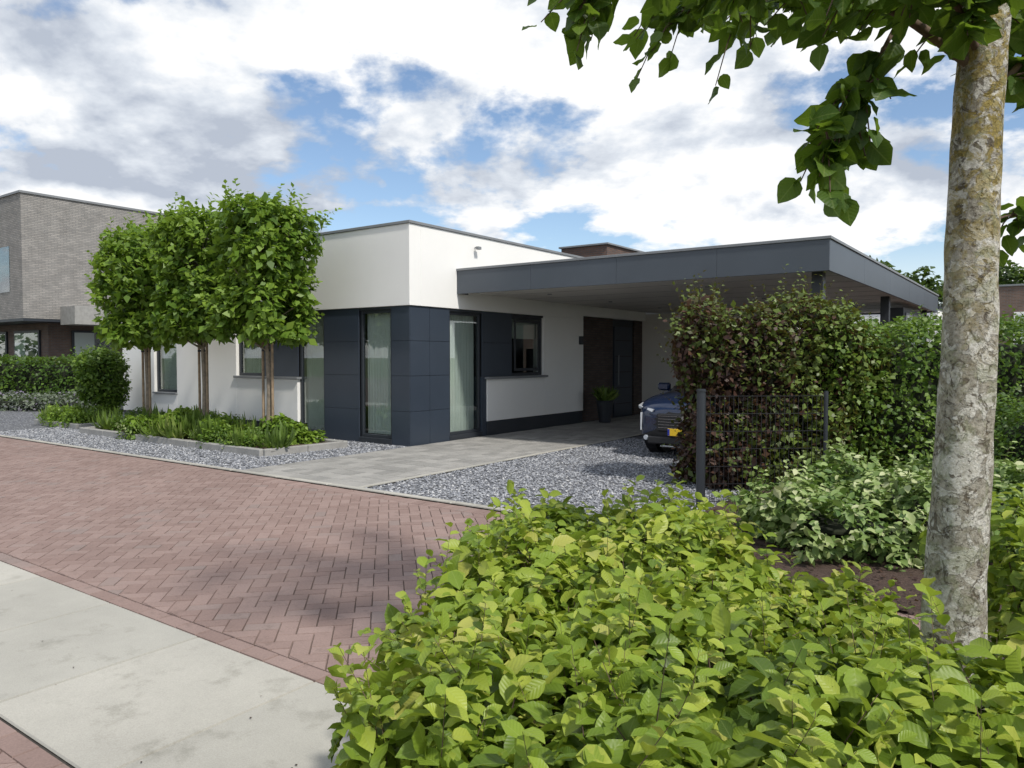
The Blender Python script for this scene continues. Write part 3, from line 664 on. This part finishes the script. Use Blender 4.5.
def tufts(name,cs,mat,n=70,h=.4,T=BLADE,spread=.7):
    P=[];A=[];Z=[];C=[]
    for (x,y) in cs:
        s=random.uniform(.55,1.25); cb=random.uniform(0,.6); sp=spread*random.uniform(.6,1.5)
        for k in range(n):
            P.append((x+random.gauss(0,.05),y+random.gauss(0,.05),.07)); A.append((random.gauss(0,sp),random.gauss(0,sp),1)); Z.append(h*s*random.uniform(.6,1.1)); C.append(min(1,cb+random.uniform(0,.45)))
    P=np.array(P);A=np.array(A);N=np.cross(A,np.cross(np.array([0,0,1.0]),A))+R.normal(size=A.shape)*.1
    place(name,T,P,A,-N,np.array(Z),np.array(C),mat)
cs=[L2W(random.uniform(-7.1,-1.1),random.uniform(-2.15,-.95))[:2] for _ in range(26)]
tufts('ornamental_grass',cs,lf_grass,70,.48,BLADE,.9)
cs=[L2W(random.uniform(-10.1,-8.4),random.uniform(-1.8,-.7))[:2] for _ in range(9)]
tufts('ornamental_grass',cs,lf_grass,60,.42)
def mounds(k,seed,x0,x1,y0,y1,hs=(.10,.24)):
    rr=random.Random(seed); bx=[]
    for _ in range(k):
        X,Y,_z=L2W(rr.uniform(x0,x1),rr.uniform(y0,y1)); h=rr.uniform(*hs); bx.append(((X,Y,.08+h*.6),(rr.uniform(.16,.34),rr.uniform(.16,.3),h),rr.uniform(0,3),.1))
    return bx
foliage('planter_groundcover',mounds(14,1,-7,-1.2,-2.1,-1.0),6000,.055,lf_hedge,KITE,band=.15,lump=.06,seed=61,docore=False)
foliage('planter_groundcover',mounds(11,2,-7,-1.2,-2.2,-1.0,(.12,.30)),5000,.085,lf_block,LEAF,band=.15,lump=.07,seed=62,docore=False,colb=.15)
foliage('planter_groundcover',mounds(8,3,-7,-1.2,-2.2,-1.2,(.08,.2)),3500,.05,lf_var,KITE,band=.15,lump=.05,seed=64,docore=False)
foliage('planter_groundcover',mounds(8,4,-10.1,-8.4,-1.8,-.8),3000,.06,lf_block,KITE,band=.15,lump=.05,seed=65,docore=False,colb=.1)
X,Y,_=L2W(-9.0,-1.0); BS=empty('round_shrub'); tube('trunk',[(X,Y,0),(X,Y,1.0)],[.05,.04],bark2,8,BS)
foliage('crown',[((X,Y,1.10),(.52,.52,.70),0,.5)],5000,.085,lf_hedge,KITE,band=.35,lump=.08,lf=5,seed=63,parent=BS,colb=.15,shoots=60,shl=.2)
foliage('boundary_hedge',[((-20.2,26.0,.78),(7,.6,.80),math.radians(-8),.12)],16000,.11,lf_hedge,KITE,band=.25,lump=.04,lf=2.5,seed=71,colb=-.05)
foliage('lavender_row',[((-18,23.3,.2),(7,.7,.28),math.radians(-10),.2)],9000,.09,lf_lav,KITE,band=.2,lump=.08,lf=4,seed=73,docore=True)

# ---------------------------------------------------------------- NEIGHBOUR (left)
NX,NY=-16.9,26.0
NB=empty('grey_brick_house',(NX,NY,0),HR)
def nb(n,*a,**k): return box(n,*a,parent=NB,**k)
nb('upper_storey',-11,0,0,12,2.95,7.25,br_grey,bev=0); nb('roof_trim',-11.05,.05,-.05,12.05,7.25,7.33,trimm)
nb('upper_window_glass',-6,-1.0,-.02,-.004,3.9,5.5,glass,bev=0); nb('upper_window_back',-6,-1.0,-.003,-.001,3.9,5.5,dark,bev=0)
nb('overhang_soffit',-11,0,-.001,12,2.85,2.948,anthd)
nb('ground_floor_dark',-11,-1.0,1.2,12,0,2.848,br_red,bev=0)
for i in range(3): nb('front_window_frame',-9.6+i*2.9,-7.4+i*2.9,1.13,1.198,.4,2.6,anthd); nb('front_window_glass',-9.5+i*2.9,-7.5+i*2.9,1.12,1.128,.5,2.5,glass,bev=0); nb('front_window_blind',-9.5+i*2.9,-8.6+i*2.9,1.1285,1.1295,.5,2.5,curtain,bev=0)
nb('side_canopy_fascia',.003,1.1,1.2,7.0,2.75,3.4,stone)
for i in range(4):
    y0=2.0+i*2.3; nb('ground_window_frame',-1.0,-.93,y0,y0+1.7,.5,2.6,anthd); nb('ground_window_glass',-.93,-.92,y0+.08,y0+1.62,.58,2.52,glass,bev=0)
    nb('ground_window_blind',-.928,-.925,y0+.08,y0+.8,.58,2.52,curtain,bev=0)
nb('side_wing',-.9,3.0,8.0,15,0,3.1,br_red,bev=0); nb('wing_fascia',-1,3.2,7.2,15.2,3.1,3.75,soffit)
RB=empty('brown_brick_house',(20.5,30,0),HR)
box('walls',-1,9,0,8,0,4.45,br_red,RB,0); box('roof_trim',-1.05,9.05,-.05,8.05,4.45,4.52,trimm,RB)
box('window_frame',-.4,1.6,-.05,0,1.6,3.4,white,RB); box('window_glass',-.3,1.5,-.06,-.051,1.7,3.3,glass,RB,0)
WB=empty('white_outbuilding',(13.0,28,0),HR); box('walls',-4,2.5,0,5,0,3.3,white,WB,0); box('roof_trim',-4.05,2.55,-.05,5.05,3.3,3.4,anthd,WB)
def bgtree(X,Y,h,w,seed,n=3500,ls=.32):
    T1=empty('background_tree'); tube('trunk',[(X,Y,0),(X,Y,h*.6)],[.18,.08],bark2,8,T1)
    rr=random.Random(seed); bs=[((X+rr.uniform(-.5,.5)*w,Y+rr.uniform(-.5,.5)*w,h*.62+rr.uniform(-.18,.22)*h),(w*rr.uniform(.3,.55),)*2+(h*rr.uniform(.12,.2),),rr.uniform(0,3),h*.1) for _ in range(6)]
    foliage('crown',bs,n,ls,lf_dark,KITE,band=1.2,lump=.3,lf=1.2,seed=seed,parent=T1,docore=False,gap=(1.6,-.6))
bgtree(17.4,37,7.3,2.6,81); bgtree(13.4,34,6.9,2.6,87); bgtree(21.2,40,6.2,2.4,83); bgtree(29,44,7,3,86)
bx=[]
rr=random.Random(9)
for k in range(46):
    a=math.radians(-62+124*k/45); d=rr.uniform(85,120); bx.append(((d*math.sin(a),d*math.cos(a),2.5),(rr.uniform(3,6),4,rr.uniform(2.5,4.2)),0,2))
foliage('distant_tree_line',bx,16000,.9,lf_dark,KITE,band=2.2,lump=.8,lf=.5,seed=91,docore=False)

# ---------------------------------------------------------------- LIGHT & SKY
W=bpy.data.worlds.new('World'); S.world=W; W.use_nodes=True
nt=W.node_tree; nd=nt.nodes; lk=nt.links; nd.clear()
class WN(NT):
    def __init__(s): s.t=nt; s.n=nd; s.l=lk; s.tc=None; s.m=None
    def co(s):
        if not s.tc: s.tc=s.n.new('ShaderNodeTexCoord')
        return s.tc.outputs['Generated']
w=WN()
sdir=Vector((.50,-.62,1.0)).normalized(); el=math.asin(sdir.z); az=math.atan2(sdir.x,sdir.y)
sky=nd.new('ShaderNodeTexSky'); sky.sky_type='NISHITA'; sky.sun_disc=False; sky.sun_elevation=el; sky.sun_rotation=az
sky.air_density=1.0; sky.dust_density=.4; sky.ozone_density=2.0
b1_=nd.new('ShaderNodeBackground'); b1_.inputs[1].default_value=.15; lk.new(sky.outputs[0],b1_.inputs[0])
sx=nd.new('ShaderNodeSeparateXYZ'); lk.new(w.co(),sx.inputs[0])
den=w.math('ADD',w.math('MAXIMUM',sx.outputs[2],0.0),.36)
cb=nd.new('ShaderNodeCombineXYZ'); lk.new(w.math('DIVIDE',sx.outputs[0],den),cb.inputs[0]); lk.new(w.math('DIVIDE',sx.outputs[1],den),cb.inputs[1]); cb.inputs[2].default_value=6.1
v=cb.outputs[0]
n1=w.noise(2.1,9,.55,v,.1)
cov=w.ramp(n1,[(.435,(0,0,0)),(.485,(1,1,1))])
hzm=w.ramp(sx.outputs[2],[(.0,(1,1,1)),(.14,(0,0,0))])
cov=w.math('MAXIMUM',cov,w.math('MULTIPLY',hzm,.75))
mp=nd.new('ShaderNodeMapping'); mp.inputs['Location'].default_value=(-.04,.09,.03); lk.new(v,mp.inputs[0])
n2=w.noise(2.1,7,.55,mp.outputs[0],.1); n3=w.noise(1.6,7,.55,v,.2)
sh=w.math('ADD',w.math('MULTIPLY',w.math('SUBTRACT',n1,n2),1.6),n3)
cc=w.ramp(sh,[(.32,(.46,.51,.60)),(.46,(.71,.755,.82)),(.57,(.98,.985,.99))])
cc=w.mix(w.math('MULTIPLY',hzm,.6),cc,(.88,.91,.94))
b2_=nd.new('ShaderNodeBackground'); lk.new(cc,b2_.inputs[0]); b2_.inputs[1].default_value=1.08
mx=nd.new('ShaderNodeMixShader'); lk.new(cov,mx.inputs[0]); lk.new(b1_.outputs[0],mx.inputs[1]); lk.new(b2_.outputs[0],mx.inputs[2])
ow=nd.new('ShaderNodeOutputWorld'); lk.new(mx.outputs[0],ow.inputs[0])
sl_=bpy.data.lights.new('sun','SUN'); sl_.energy=3.8; sl_.angle=math.radians(4); sl_.color=(1,.95,.87)
so=bpy.data.objects.new('sun',sl_); S.collection.objects.link(so); so.rotation_euler=sdir.to_track_quat('Z','Y').to_euler()

cam=bpy.data.cameras.new('camera'); cam.sensor_width=36; cam.lens=26.37; cam.clip_end=3000; cam.clip_start=.05
co=bpy.data.objects.new('camera',cam); S.collection.objects.link(co); co.location=(0,0,1.6); co.rotation_euler=(math.radians(90-2.06),0,0); S.camera=co
